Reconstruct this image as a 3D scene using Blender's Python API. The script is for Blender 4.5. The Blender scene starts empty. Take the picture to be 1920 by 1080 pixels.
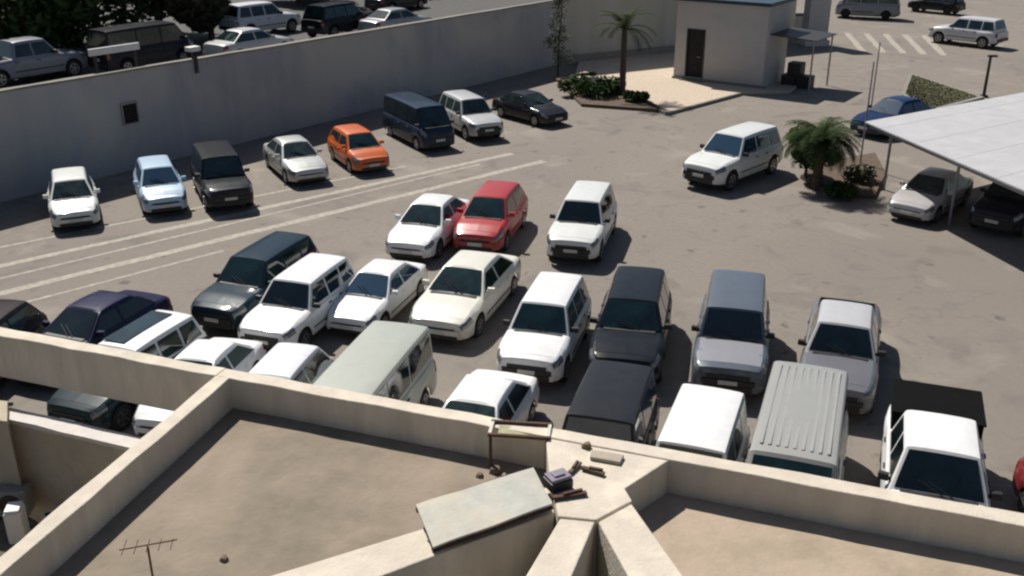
import bpy, bmesh, math, random
from mathutils import Vector, Matrix, noise
R = math.radians
random.seed(7)
S = bpy.context.scene
COL = S.collection

# ------------------------------------------------------------------ camera, sky, sun, exposure
CAM_H, PITCH, FPX = 11.5, 22.5, 1880.0
cam = bpy.data.cameras.new('camera'); cam_o = bpy.data.objects.new('camera', cam); COL.objects.link(cam_o)
cam.sensor_width = 36; cam.lens = FPX / 1920 * 36; cam.clip_end = 2000; cam.clip_start = .1
cam_o.location = (0, 0, CAM_H); cam_o.rotation_euler = (R(90 - PITCH), 0, 0)
S.camera = cam_o
SUN_EL = 50
SHADOW = Vector((.50, -.87)).normalized()
SUNPOS = Vector((-SHADOW.x * math.cos(R(SUN_EL)), -SHADOW.y * math.cos(R(SUN_EL)), math.sin(R(SUN_EL))))
w = bpy.data.worlds.new('World'); S.world = w; w.use_nodes = True
sky = w.node_tree.nodes.new('ShaderNodeTexSky'); sky.sky_type = 'NISHITA'; sky.sun_disc = False
sky.sun_elevation = R(SUN_EL); sky.sun_rotation = math.atan2(SUNPOS.x, SUNPOS.y)
bg = w.node_tree.nodes['Background']; bg.inputs[1].default_value = .050
w.node_tree.links.new(sky.outputs[0], bg.inputs[0])
sl = bpy.data.lights.new('sun', 'SUN'); sl.energy = 5.0; sl.angle = R(.5); sl.color = (1, .955, .89)
so = bpy.data.objects.new('sun', sl); COL.objects.link(so)
so.rotation_euler = SUNPOS.to_track_quat('Z', 'Y').to_euler(); so.location = (-20, 20, 40)
S.view_settings.view_transform = 'Standard'; S.view_settings.look = 'None'
S.view_settings.gamma = 1; S.view_settings.use_curve_mapping = False; S.view_settings.exposure = .16
S.render.engine = 'CYCLES'; S.cycles.filter_width = 2.3

# ------------------------------------------------------------------ helpers
def G(px, py, z=0.):
    """point of the place at height z seen at that spot of the photograph (1920 wide)"""
    d = Vector(((px - 960) / FPX, 1, -(py - 540) / FPX))
    d.rotate(Matrix.Rotation(-R(PITCH), 3, 'X'))
    t = (z - CAM_H) / d.z
    return Vector((d.x * t, d.y * t, z))
def azv(a): return Vector((math.sin(R(a)), math.cos(R(a)), 0))

class MB:
    def __init__(s): s.v = []; s.f = []
    def add(s, vs, fs):
        n = len(s.v); s.v += [tuple(p) for p in vs]; s.f += [tuple(i + n for i in f) for f in fs]; return s
    def box(s, c, d, rz=0, ry=0, rx=0):
        m = Matrix.Translation(Vector(c)) @ Matrix.Rotation(rz, 4, 'Z') @ Matrix.Rotation(ry, 4, 'Y') @ Matrix.Rotation(rx, 4, 'X')
        vs = [m @ Vector((x * d[0] / 2, y * d[1] / 2, z * d[2] / 2)) for x in (-1, 1) for y in (-1, 1) for z in (-1, 1)]
        return s.add(vs, [(0, 1, 3, 2), (4, 6, 7, 5), (0, 4, 5, 1), (2, 3, 7, 6), (0, 2, 6, 4), (1, 5, 7, 3)])
    def prism(s, poly, z0, z1):
        a = sum(poly[i][0] * poly[(i + 1) % len(poly)][1] - poly[(i + 1) % len(poly)][0] * poly[i][1] for i in range(len(poly)))
        if a < 0: poly = poly[::-1]
        n = len(poly)
        vs = [(p[0], p[1], z0) for p in poly] + [(p[0], p[1], z1) for p in poly]
        return s.add(vs, [tuple(range(n))[::-1], tuple(range(n, 2 * n))] + [(i, (i + 1) % n, n + (i + 1) % n, n + i) for i in range(n)])
    def tube(s, p0, p1, r0, r1=None, n=8):
        r1 = r0 if r1 is None else r1; p0 = Vector(p0); p1 = Vector(p1)
        q = (p1 - p0).to_track_quat('Z', 'Y')
        vs = []
        for p, r in ((p0, r0), (p1, r1)):
            for i in range(n):
                o = Vector((r * math.cos(2 * math.pi * i / n), r * math.sin(2 * math.pi * i / n), 0)); o.rotate(q); vs.append(p + o)
        return s.add(vs, [(i, (i + 1) % n, n + (i + 1) % n, n + i) for i in range(n)] + [tuple(range(n))[::-1], tuple(range(n, 2 * n))])
    def lathe_y(s, prof, c=(0, 0, 0), n=20):
        """revolve (radius, y) pairs about the y axis"""
        vs = []; fs = []
        for r, y in prof:
            for i in range(n):
                a = 2 * math.pi * i / n; vs.append((c[0] + r * math.cos(a), c[1] + y, c[2] + r * math.sin(a)))
        for j in range(len(prof) - 1):
            for i in range(n):
                fs.append((j * n + i, j * n + (i + 1) % n, (j + 1) * n + (i + 1) % n, (j + 1) * n + i))
        fs.append(tuple(range(n))); fs.append(tuple(range((len(prof) - 1) * n, len(prof) * n))[::-1])
        return s.add(vs, fs)
    def beam(s, p0, p1, width, z0, z1, jit=.008, step=.35, side=1):
        """wall along p0-p1 whose far edge is that line, width towards 'side', slightly uneven"""
        p0 = Vector((p0[0], p0[1], 0)); p1 = Vector((p1[0], p1[1], 0)); d = (p1 - p0); L = d.length; d.normalize()
        nn = Vector((d.y, -d.x, 0)) * side; k = max(1, int(L / step)); vs = []; fs = []
        for i in range(k + 1):
            c = p0 + d * L * i / k
            j = [random.uniform(-jit, jit) for _ in range(6)] if jit else [0] * 6
            vs += [c + Vector((0, 0, z0)), c + nn * j[0] + Vector((0, 0, z1 + j[1])), c + nn * (width + j[2]) + Vector((0, 0, z1 + j[3])), c + nn * width + Vector((0, 0, z0))]
        for i in range(k):
            a = i * 4; b = a + 4
            fs += [(a, b, b + 1, a + 1), (a + 1, b + 1, b + 2, a + 2), (a + 2, b + 2, b + 3, a + 3), (a + 3, b + 3, b, a)]
        fs += [(0, 1, 2, 3), (k * 4 + 3, k * 4 + 2, k * 4 + 1, k * 4)]
        return s.add(vs, fs)
    def mesh(s, name, smooth=None, fix=True):
        m = bpy.data.meshes.new(name); m.from_pydata(s.v, [], s.f)
        if fix:
            b = bmesh.new(); b.from_mesh(m); bmesh.ops.recalc_face_normals(b, faces=b.faces); b.to_mesh(m); b.free()
        if smooth:
            m.shade_smooth(); m.set_sharp_from_angle(angle=R(smooth))
        m.update(); return m

def obj(name, mb, mat, parent=None, smooth=None, bevel=0, kind=None, fix=True, loc=None):
    m = mb if isinstance(mb, bpy.types.Mesh) else mb.mesh(name, smooth, fix)
    if not m.materials: m.materials.append(mat)
    o = bpy.data.objects.new(name, m); COL.objects.link(o)
    if parent: o.parent = parent
    if loc is not None: o.location = loc
    if bevel:
        b = o.modifiers.new('bevel', 'BEVEL'); b.width = bevel; b.segments = 2; b.limit_method = 'ANGLE'; b.angle_limit = R(40)
    if kind: o['kind'] = kind
    return o
def tag(o, label, cat, group=None):
    o['label'] = label; o['category'] = cat
    if group: o['group'] = group
    return o
def thing(name, label, cat, loc=(0, 0, 0), rz=0, group=None):
    o = bpy.data.objects.new(name, None); COL.objects.link(o); o.empty_display_size = .2
    o.location = loc; o.rotation_euler.z = rz
    return tag(o, label, cat, group)
def at(world_mb, loc):      # move a mesh builder's points so that its object can sit at loc
    world_mb.v = [(x - loc[0], y - loc[1], z - loc[2]) for x, y, z in world_mb.v]; return world_mb

# ------------------------------------------------------------------ materials
def mat(name, c, rough=.8, metal=0, n_scale=0, n_amt=.2, c2=None, bump=0, bscale=40, coat=0, spec=.5, alpha=1, stretch=None, big=None, detail=6):
    m = bpy.data.materials.new(name); m.use_nodes = True; nt = m.node_tree; b = nt.nodes['Principled BSDF']
    b.inputs['Base Color'].default_value = (*c, 1); b.inputs['Roughness'].default_value = rough
    b.inputs['Metallic'].default_value = metal; b.inputs['Specular IOR Level'].default_value = spec
    b.inputs['Coat Weight'].default_value = coat; b.inputs['Coat Roughness'].default_value = .06
    tc = nt.nodes.new('ShaderNodeTexCoord'); mp = nt.nodes.new('ShaderNodeMapping')
    nt.links.new(tc.outputs['Object'], mp.inputs[0])
    if stretch: mp.inputs['Scale'].default_value = stretch
    col = None
    if n_scale:
        n = nt.nodes.new('ShaderNodeTexNoise'); n.inputs['Scale'].default_value = n_scale; n.inputs['Detail'].default_value = detail; n.inputs['Roughness'].default_value = .62
        nt.links.new(mp.outputs[0], n.inputs[0])
        r = nt.nodes.new('ShaderNodeValToRGB'); r.color_ramp.elements[0].position = .34; r.color_ramp.elements[1].position = .68
        d = c2 if c2 else tuple(x * (1 - n_amt) for x in c)
        r.color_ramp.elements[0].color = (*d, 1); r.color_ramp.elements[1].color = (*c, 1)
        nt.links.new(n.outputs[0], r.inputs[0]); col = r.outputs[0]
        if big:      # second, larger mottling: (scale, colour, amount)
            n2 = nt.nodes.new('ShaderNodeTexNoise'); n2.inputs['Scale'].default_value = big[0]; n2.inputs['Detail'].default_value = 4; n2.inputs['Distortion'].default_value = .6
            nt.links.new(tc.outputs['Object'], n2.inputs[0])
            r2 = nt.nodes.new('ShaderNodeValToRGB'); r2.color_ramp.elements[0].position = .42; r2.color_ramp.elements[1].position = .66
            r2.color_ramp.elements[0].color = (0, 0, 0, 1); r2.color_ramp.elements[1].color = (big[2],) * 3 + (1,)
            nt.links.new(n2.outputs[0], r2.inputs[0])
            mx = nt.nodes.new('ShaderNodeMix'); mx.data_type = 'RGBA'; nt.links.new(r2.outputs[0], mx.inputs[0]); nt.links.new(col, mx.inputs[6]); mx.inputs[7].default_value = (*big[1], 1)
            col = mx.outputs[2]
        nt.links.new(col, b.inputs['Base Color'])
    if bump:
        n = nt.nodes.new('ShaderNodeTexNoise'); n.inputs['Scale'].default_value = bscale; n.inputs['Detail'].default_value = 8
        nt.links.new(tc.outputs['Object'], n.inputs[0])
        bp = nt.nodes.new('ShaderNodeBump'); bp.inputs['Strength'].default_value = bump; bp.inputs['Distance'].default_value = .02
        nt.links.new(n.outputs[0], bp.inputs['Height']); nt.links.new(bp.outputs[0], b.inputs['Normal'])
    return m
_paint = {}
def paint(c, metal=0., dust=.12):
    """car paint under a thin uneven film of dust"""
    k = (c, metal, dust)
    if k in _paint: return _paint[k]
    m = mat('car_paint', c, rough=.38, metal=metal, n_scale=3.2, c2=tuple(x * (1 - dust) + .20 * dust for x in c), coat=.45 if max(c) > .1 else .3, spec=.35 if max(c) > .1 else .05)
    nt = m.node_tree; b = nt.nodes['Principled BSDF']; n = nt.nodes.new('ShaderNodeTexNoise'); n.inputs['Scale'].default_value = 9
    r = nt.nodes.new('ShaderNodeMapRange'); r.inputs[3].default_value = .03; r.inputs[4].default_value = .14
    tc = nt.nodes['Texture Coordinate']; nt.links.new(tc.outputs['Object'], n.inputs[0]); nt.links.new(n.outputs[0], r.inputs[0]); nt.links.new(r.outputs[0], b.inputs['Coat Roughness'])
    # road dirt low on the sills and bumpers
    sp = nt.nodes.new('ShaderNodeSeparateXYZ'); nt.links.new(tc.outputs['Object'], sp.inputs[0])
    d1 = nt.nodes.new('ShaderNodeMapRange'); d1.inputs[1].default_value = .62; d1.inputs[2].default_value = .22; d1.inputs[3].default_value = 0; d1.inputs[4].default_value = .75; nt.links.new(sp.outputs[2], d1.inputs[0])
    n4 = nt.nodes.new('ShaderNodeTexNoise'); n4.inputs['Scale'].default_value = 4; nt.links.new(tc.outputs['Object'], n4.inputs[0])
    ml = nt.nodes.new('ShaderNodeMath'); ml.operation = 'MULTIPLY'; nt.links.new(d1.outputs[0], ml.inputs[0]); nt.links.new(n4.outputs[0], ml.inputs[1])
    mx = nt.nodes.new('ShaderNodeMix'); mx.data_type = 'RGBA'; mx.inputs[7].default_value = (.16, .13, .10, 1); nt.links.new(ml.outputs[0], mx.inputs[0]); nt.links.new(b.inputs['Base Color'].links[0].from_socket, mx.inputs[6]); nt.links.new(mx.outputs[2], b.inputs['Base Color'])
    _paint[k] = m; return m

M = dict(
    asphalt=mat('asphalt', (.238, .205, .172), .92, n_scale=5, n_amt=.14, bump=.35, bscale=70, big=(.11, (.192, .167, .143), .75), detail=10),
    street=mat('street_asphalt', (.085, .082, .078), .9, n_scale=2, n_amt=.2, bump=.2),
    wallg=mat('grey_render', (.37, .37, .39), .9, n_scale=1.9, n_amt=.16, bump=.25, bscale=6, stretch=(1, 1, .10), big=(.22, (.50, .47, .42), .8)),
    wallb=mat('weathered_render', (.50, .48, .43), .9, n_scale=.6, c2=(.40, .39, .33), stretch=(1, 1, .25), bump=.2, bscale=6),
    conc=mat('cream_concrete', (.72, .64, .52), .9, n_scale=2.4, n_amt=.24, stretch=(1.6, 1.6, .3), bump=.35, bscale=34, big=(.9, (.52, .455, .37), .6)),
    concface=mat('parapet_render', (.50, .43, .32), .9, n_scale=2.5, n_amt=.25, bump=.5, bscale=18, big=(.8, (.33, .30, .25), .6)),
    roof=mat('roof_screed', (.27, .22, .165), .95, n_scale=2.4, c2=(.19, .16, .115), bump=.4, bscale=14, big=(.6, (.33, .26, .20), .8), detail=9),
    roofb=mat('pale_roof_screed', (.40, .32, .235), .95, n_scale=3.4, c2=(.31, .25, .18), bump=.4, bscale=14, big=(.8, (.45, .35, .27), .8), detail=9),
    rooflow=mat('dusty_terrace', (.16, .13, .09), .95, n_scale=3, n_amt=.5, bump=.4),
    whitecap=mat('white_coping', (.66, .61, .56), .85, n_scale=5, n_amt=.18, bump=.4),
    hut=mat('hut_render', (.47, .46, .45), .9, n_scale=1.2, n_amt=.1, bump=.15, big=(.5, (.52, .47, .42), .6)),
    hutroof=mat('teal_roof_sheet', (.015, .05, .09), .5, n_scale=3, n_amt=.3),
    pave=mat('cream_paving', (.58, .47, .36), .9, n_scale=6, n_amt=.2, bump=.4),
    kerb=mat('kerb_concrete', (.27, .25, .215), .9, n_scale=8, n_amt=.3, bump=.3),
    line=mat('worn_line_paint', (.46, .415, .335), .85, n_scale=5, c2=(.26, .23, .195), detail=10, stretch=(1, 1, 1)),
    canopy=mat('canopy_sheet', (.50, .495, .50), .6, n_scale=1.3, n_amt=.14, bump=.1, big=(.6, (.42, .42, .43), .5)),
    steel=mat('grey_steel', (.30, .30, .31), .5, metal=.4, n_scale=6, n_amt=.2),
    darkmetal=mat('dark_metal', (.03, .03, .03), .5, n_scale=6, n_amt=.3),
    rust=mat('rusty_steel', (.13, .06, .035), .85, n_scale=20, c2=(.05, .025, .02), bump=.4),
    ply=mat('weathered_ply', (.47, .47, .42), .8, n_scale=5, c2=(.38, .375, .33), bump=.25, bscale=20, big=(1.4, (.54, .47, .36), .8), stretch=(1, 1, 1)),
    lilac=mat('grey_lilac_plastic', (.25, .22, .28), .6, n_scale=6, n_amt=.35),
    olive=mat('olive_board', (.42, .40, .24), .8, n_scale=9, n_amt=.4),
    glass=mat('tinted_glass', (.014, .040, .042), .05, spec=.6, coat=.6, n_scale=1.6, c2=(.003, .009, .011)),
    glassd=mat('dark_tinted_glass', (.008, .020, .024), .05, spec=.6, coat=.6, n_scale=1.1, c2=(.002, .004, .005)),
    glassg=mat('dusty_glass', (.035, .055, .052), .12, spec=.6, coat=.4, n_scale=2.2, c2=(.006, .016, .018)),
    cover=mat('black_cover', (.005, .005, .005), .9, spec=.1, n_scale=5, n_amt=.3),
    glassb=mat('blue_tinted_glass', (.02, .05, .09), .04, spec=.8, coat=.8),
    trim=mat('black_trim', (.018, .018, .019), .55, n_scale=8, n_amt=.3),
    tyre=mat('tyre_rubber', (.02, .02, .02), .9, n_scale=12, n_amt=.3),
    rim=mat('alloy_rim', (.42, .42, .43), .3, metal=.8, n_scale=9, n_amt=.25),
    lamp=mat('headlamp_lens', (.22, .23, .24), .12, metal=.3, coat=.9, n_scale=20, n_amt=.4),
    red=mat('tail_lamp_lens', (.25, .01, .01), .2, coat=.7, n_scale=14, n_amt=.3),
    plate=mat('number_plate', (.55, .55, .5), .5, n_scale=12, n_amt=.15),
    bark=mat('palm_bark', (.12, .085, .055), .95, n_scale=9, n_amt=.5, bump=.8, bscale=20, stretch=(1, 1, 3)),
    leaf=mat('leaf_green', (.045, .075, .020), .85, spec=.15, n_scale=2, c2=(.025, .045, .012)),
    palm=mat('palm_green', (.050, .065, .018), .85, spec=.15, n_scale=2, c2=(.03, .045, .014)),
    olivel=mat('dusty_leaf', (.085, .09, .045), .8, n_scale=2, c2=(.05, .055, .025)),
    leafs=mat('street_tree_leaf', (.075, .105, .035), .85, spec=.15, n_scale=.8, c2=(.04, .06, .018)),
    rubble=mat('brown_rubble', (.22, .17, .12), .95, n_scale=14, n_amt=.5, bump=.6),
    soil=mat('bed_soil', (.15, .105, .07), .95, n_scale=9, n_amt=.5, bump=.8),
    grass=mat('dry_grass', (.12, .13, .06), .9, n_scale=6, c2=(.11, .095, .05)),
    white=mat('white_enamel', (.72, .71, .69), .5, n_scale=5, n_amt=.12),
    void=mat('dark_interior', (.02, .018, .016), .9, n_scale=5, n_amt=.3),
)

# ------------------------------------------------------------------ ground and setting
A0 = G(0, 380); A1 = G(1043, 122)
wd = (A1 - A0).normalized()                       # direction of the long wall
WZ = 4.1; STZ = 3.4
g = MB(); g.add([(-300, -100, 0), (300, -100, 0), (300, 700, 0), (-300, 700, 0)], [(0, 1, 2, 3)])
obj('ground', g, M['asphalt'], kind='structure')
nt = M['asphalt'].node_tree; bs = nt.nodes['Principled BSDF']; src = bs.inputs['Base Color'].links[0].from_socket; tco = nt.nodes['Texture Coordinate'].outputs['Object']
def layer(src, scale, lo, hi, colr, amt, dist=0., tex='ShaderNodeTexNoise'):
    n = nt.nodes.new(tex); n.inputs['Scale'].default_value = scale; nt.links.new(tco, n.inputs['Vector'])
    if tex == 'ShaderNodeTexNoise': n.inputs['Detail'].default_value = 5; n.inputs['Distortion'].default_value = dist; o_ = n.outputs[0]
    else:
        n.feature = 'DISTANCE_TO_EDGE'; o_ = n.outputs['Distance']
        ds = nt.nodes.new('ShaderNodeTexNoise'); ds.inputs['Scale'].default_value = 1.3; nt.links.new(tco, ds.inputs['Vector'])
        ad = nt.nodes.new('ShaderNodeVectorMath'); ad.operation = 'ADD'; nt.links.new(tco, ad.inputs[0]); nt.links.new(ds.outputs[1], ad.inputs[1]); nt.links.new(ad.outputs[0], n.inputs['Vector'])
    m_ = nt.nodes.new('ShaderNodeMapRange'); m_.inputs[1].default_value = lo; m_.inputs[2].default_value = hi; m_.inputs[3].default_value = 0; m_.inputs[4].default_value = amt
    nt.links.new(o_, m_.inputs[0]); mx = nt.nodes.new('ShaderNodeMix'); mx.data_type = 'RGBA'; mx.inputs[7].default_value = (*colr, 1)
    nt.links.new(m_.outputs[0], mx.inputs[0]); nt.links.new(src, mx.inputs[6]); return mx.outputs[2]
src = layer(src, .55, .56, .74, (.125, .108, .095), .65, 1.2)      # damp and tyre-worn areas
src = layer(src, .33, .58, .70, (.29, .25, .21), .7, .5)      # dusty areas
src = layer(src, 1.5, .645, .74, (.075, .068, .062), .75, .3)     # oil spots
src = layer(src, .10, .006, .001, (.13, .115, .10), .28, tex='ShaderNodeTexVoronoi')   # cracks and joints
nt.links.new(src, bs.inputs['Base Color'])
# painted lane lines on the car park
def stripe(p, q, wdt, m=None, z=.004):
    a = G(*p); b = G(*q); d = (b - a).normalized(); n = Vector((d.y, -d.x, 0)) * wdt / 2; mb = MB(); L = (b - a).length; k = int(L / 1.5) + 1
    pts = []
    for i in range(k + 1):
        c = a + (b - a) * i / k; j = random.uniform(-.012, .012)
        pts += [c - n * (1 + random.uniform(-.2, .2)) + Vector((0, 0, z)), c + n * (1 + random.uniform(-.2, .2)) + Vector((0, 0, z))]
    mb.add(pts, [(2 * i, 2 * i + 1, 2 * i + 3, 2 * i + 2) for i in range(k)])
    return obj('painted_line', mb, m or M['line'], kind='structure', fix=False)
for a_, b_, w_ in (((-40, 508), (960, 288), .34), ((-40, 560), (1020, 302), .36), ((-40, 532), (900, 308), .14), ((-40, 472), (760, 312), .16), ((-40, 590), (420, 470), .14)): stripe(a_, b_, w_)
for i in range(5): stripe((1588 + i * 36, 62 + i * 1), (1618 + i * 38, 96 + i * 2), .45)
# street behind the long wall, on higher ground
back = azv(-35)
Bend = G(1262, 100); Bfar = Bend + (Bend - A1).normalized() * 11
W0 = A0 - wd * 40
mb = MB().prism([(W0 - wd * 10 + back * .3)[:2], (A1 + back * .3)[:2], (Bfar + Vector((0, .3, 0)))[:2], (Bfar + Vector((-60, 330, 0)))[:2], (-280, 380)], -1, STZ)
obj('street', mb, M['street'], kind='structure')

# long wall (cap as a part)
wall = thing('boundary_wall', 'long grey rendered retaining wall behind the parked cars, street on top of it', 'wall', A0)
n_out = Vector((-wd.y, wd.x, 0))
mb = MB().beam(W0, A1, .3, 0, WZ - .08, jit=.012, step=2.2, side=-1); obj('wall_face', at(mb, A0), M['wallg'], wall)
mb = MB().beam(W0 - n_out * .03, A1 - n_out * .03, .36, WZ - .08, WZ, jit=.01, step=1.5, side=-1); obj('coping', at(mb, A0), M['kerb'], wall)
mb = MB(); c = G(243, 300)      # recess box on the wall
def on_wall(px, z, back=0.):     # point in image column px at height z, on the wall line or that far behind it
    lo, hi = -40., 120.
    for _ in range(50):
        mid = (lo + hi) / 2; p = A0 + wd * mid + n_out * back
        x = 960 + FPX * p.x / (p.y * math.cos(R(PITCH)) + (CAM_H - z) * math.sin(R(PITCH)))
        if x < px: lo = mid
        else: hi = mid
    p = A0 + wd * lo + n_out * back; p.z = z; return p
rz = math.atan2(wd.y, wd.x)
pv = on_wall(243, 2.35)
v = thing('wall_vent', 'small dark square vent box set high in the grey wall', 'vent', pv, rz)
obj('vent_frame', MB().box((0, -.03, .42), (.75, .1, .06)).box((0, -.03, -.42), (.75, .1, .06)).box((-.35, -.03, 0), (.06, .1, .78)).box((.35, -.03, 0), (.06, .1, .78)), M['steel'], v)
obj('vent_grille', MB().box((0, -.015, 0), (.64, .04, .78)), M['void'], v)
for i in range(7): obj('louvre', MB().box((0, -.05, -.33 + i * .11), (.64, .05, .02), rx=.5), M['darkmetal'], v)
# second wall, towards the hut
w2 = thing('end_wall', 'weathered pale wall with vertical stains behind the palm', 'wall', A1)
d2 = (Bend - A1).normalized()
mb = MB().beam(A1, Bfar, .3, 0, 6.0, jit=.012, step=2, side=-1); obj('wall_face', at(mb, A1), M['wallb'], w2)
mb = MB().beam(A1 + Vector((.3, -.1, 0)), Bfar + Vector((0, -.1, 0)), .10, 0, .55, jit=0, step=3, side=-1); obj('plinth', at(mb, A1), M['kerb'], w2)

# ------------------------------------------------------------------ vehicles
def lerp_pts(x, pts):
    if x <= pts[0][0]: return pts[0][1]
    for (a, p), (b, q) in zip(pts, pts[1:]):
        if x <= b: return p + (q - p) * (x - a) / (b - a)
    return pts[-1][1]

TYPES = {  # L, W, H, hood front/cowl heights, belt, cabin x positions
 'sedan':  dict(L=4.5, W=1.76, H=1.45, nose=.74, cowl=.93, belt=.93, deck=.98, xc=.98, xf=.22, xr=-.92, xb=-1.62, wr=.56, wheel=.31, tail=.93),
 'hatch':  dict(L=4.0, W=1.70, H=1.50, nose=.78, cowl=.96, belt=.96, deck=1.0, xc=.98, xf=.30, xr=-1.45, xb=-1.88, wr=.57, wheel=.30, tail=.98),
 'suv':    dict(L=4.7, W=1.88, H=1.80, nose=.98, cowl=1.13, belt=1.12, deck=1.14, xc=.98, xf=.42, xr=-1.95, xb=-2.22, wr=.64, wheel=.37, tail=1.10),
 'boxy':   dict(L=4.5, W=1.84, H=1.88, nose=1.02, cowl=1.12, belt=1.14, deck=1.16, xc=.85, xf=.52, xr=-2.10, xb=-2.18, wr=.70, wheel=.38, tail=1.14),
 'pickup': dict(L=5.2, W=1.84, H=1.78, nose=.98, cowl=1.12, belt=1.12, deck=1.12, xc=1.18, xf=.66, xr=-.78, xb=-1.0, wr=.63, wheel=.37, tail=1.10, bed=(-2.5, -1.12, .68)),
 'van':    dict(L=4.75, W=1.74, H=2.02, nose=1.02, cowl=1.14, belt=1.16, deck=1.17, xc=2.08, xf=1.42, xr=-2.20, xb=-2.32, wr=.72, wheel=.33, tail=1.14),
}
class Car:
    def __init__(s, k):
        s.__dict__.update(TYPES[k]); s.k = k; h = s.L / 2; s.h = h
        s.wx = (h - .86, -h + .88) if k != 'van' else (h - .78, -h + .95)
        s.top = [(-h, s.tail - .22), (-h + .06, s.tail - .05), (-h + .16, s.tail), (s.xb - .02, s.deck), (s.xb + .3, s.belt), (s.xc, s.cowl), ((s.xc + h) / 2, (s.cowl + s.nose) / 2 + .035), (h - .22, s.nose), (h - .045, s.nose - .05), (h, s.nose - .16)]
        if s.xb - .02 <= -h + .16: s.top = [(-h, s.tail - .05), (s.xb + .3, s.belt)] + s.top[5:]
        s.top.sort()
        s.plan = [(-h, .82), (-h + .10, .92), (-h + .35, .975), (-h + .9, 1), (h - 1.0, 1), (h - .4, .965), (h - .14, .90), (h, .76)]
        if k in ('van', 'boxy'): s.plan = [(-h, .92), (-h + .08, .97), (-h + .3, 1), (h - .6, 1), (h - .2, .95), (h - .06, .88), (h, .80)]
        s.rk = .24 if k not in ('suv', 'boxy', 'pickup') else .34
        s.R = s.wheel + .07
    def zt(s, x): return lerp_pts(x, s.top)
    def hw(s, x): return s.W / 2 * lerp_pts(x, s.plan)
    def zb(s, x):
        z = lerp_pts(x, [(-s.h, s.rk + .10), (-s.h + .4, s.rk), (s.h - .4, s.rk), (s.h, s.rk + .04)])
        for c in s.wx:
            if abs(x - c) < s.R: z = max(z, s.wheel + math.sqrt(s.R ** 2 - (x - c) ** 2))
        return z
    ROWS = [(0, .955, 0), (.06, .985, .05), (.35, 1.0, .36), (.62, 1.0, .62), (.70, .985, .72), (.92, .965, .93), (1, .945, 1)]
    def P(s, x, q, sg=1):
        zt, zb, hw = s.zt(x), s.zb(x), s.hw(x); zs = zt - .075
        if q <= 1:
            for (a, wa, ta), (b, wb, tb) in zip(s.ROWS, s.ROWS[1:]):
                if q <= b:
                    u = (q - a) / (b - a); return Vector((x, sg * hw * (wa + (wb - wa) * u), zb + (zs - zb) * (ta + (tb - ta) * u)))
        T = [(1, .945, -.075), (1.1, .90, -.028), (1.25, .82, -.004), (1.5, .5, .012), (2, 0, .02)]
        bed = getattr(s, 'bed', None)
        for (a, wa, ta), (b, wb, tb) in zip(T, T[1:]):
            if q <= b + 1e-6:
                u = (q - a) / (b - a); p = Vector((x, sg * hw * (wa + (wb - wa) * u), zt + ta + (tb - ta) * u))
                if bed and bed[0] <= x <= bed[1] and q > 1.26: p.z = bed[2]
                return p
    def body(s):
        xs = {-s.h, s.h}
        n = 34
        for i in range(n + 1): xs.add(round(-s.h + s.L * i / n, 4))
        for c in s.wx:
            for i in range(13): xs.add(round(c - s.R * math.cos(math.pi * i / 12), 4))
        for a, _ in s.top + s.plan: xs.add(round(a, 4))
        qs = [0, .06, .2, .35, .5, .62, .70, .8, .92, 1, 1.1, 1.25, 1.5, 1.75, 2]
        if hasattr(s, 'bed'):
            for e in s.bed[:2]: xs.add(e - .004); xs.add(e + .004)
            qs = [q for q in qs if q != 1.25] + [1.25, 1.27]; qs.sort()
        xs = sorted(xs); xs = [x for i, x in enumerate(xs) if i == 0 or x - xs[i - 1] > .004]
        mb = MB(); row = [(q, 1) for q in qs] + [(q, -1) for q in qs[-2::-1]]; m = len(row)
        mb.add([s.P(x, q, sg) for x in xs for q, sg in row], [(i * m + j, i * m + j + 1, (i + 1) * m + j + 1, (i + 1) * m + j) for i in range(len(xs) - 1) for j in range(m - 1)])
        mb.f.append(tuple(range(m))); mb.f.append(tuple(range((len(xs) - 1) * m, len(xs) * m))[::-1])
        return mb
    def patch(s, xa, xb, qa, qb, sg, off=.006, nx=6, nq=5, skirt=.03):
        mb = MB(); e = .01
        def pt(x, q, o):
            p = s.P(x, q, sg); a = s.P(min(x + e, s.h), q, sg) - s.P(max(x - e, -s.h), q, sg); q2 = min(q + e, 2); b = s.P(x, q2, sg) - s.P(x, max(0, q - e), sg)
            n = a.cross(b); n.normalize()
            if n.dot(Vector((0, sg * .6, .6))) < 0 and (n.y * sg < 0 or n.z < 0): n = -n
            return p + n * o
        for o in (off, -skirt):
            mb.v += [tuple(pt(xa + (xb - xa) * i / nx, qa + (qb - qa) * j / nq, o)) for i in range(nx + 1) for j in range(nq + 1)]
        N = (nx + 1) * (nq + 1); I = lambda i, j: i * (nq + 1) + j
        for i in range(nx):
            for j in range(nq): mb.f.append((I(i, j), I(i, j + 1), I(i + 1, j + 1), I(i + 1, j)))
        ring = [I(i, 0) for i in range(nx + 1)] + [I(nx, j) for j in range(1, nq + 1)] + [I(i, nq) for i in range(nx - 1, -1, -1)] + [I(0, j) for j in range(nq - 1, 0, -1)]
        for a, b in zip(ring, ring[1:] + ring[:1]): mb.f.append((a, b, b + N, a + N))
        return mb
    # cabin
    def yb(s, x): return s.hw(x) * .90
    def side_y(s, x, z): 
        t = (z - s.belt) / (s.H - .06 - s.belt); return s.yb(x) + (s.wr - s.yb(x)) * max(t, -.2) - .0
    def line(s, z, front=True):     # x of the windscreen / rear screen at height z
        zc = s.zt(s.xc if front else s.xb); t = (z - zc) / (s.H - .03 - zc)
        return s.xc + (s.xf - s.xc) * t if front else s.xb + (s.xr - s.xb) * t
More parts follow.
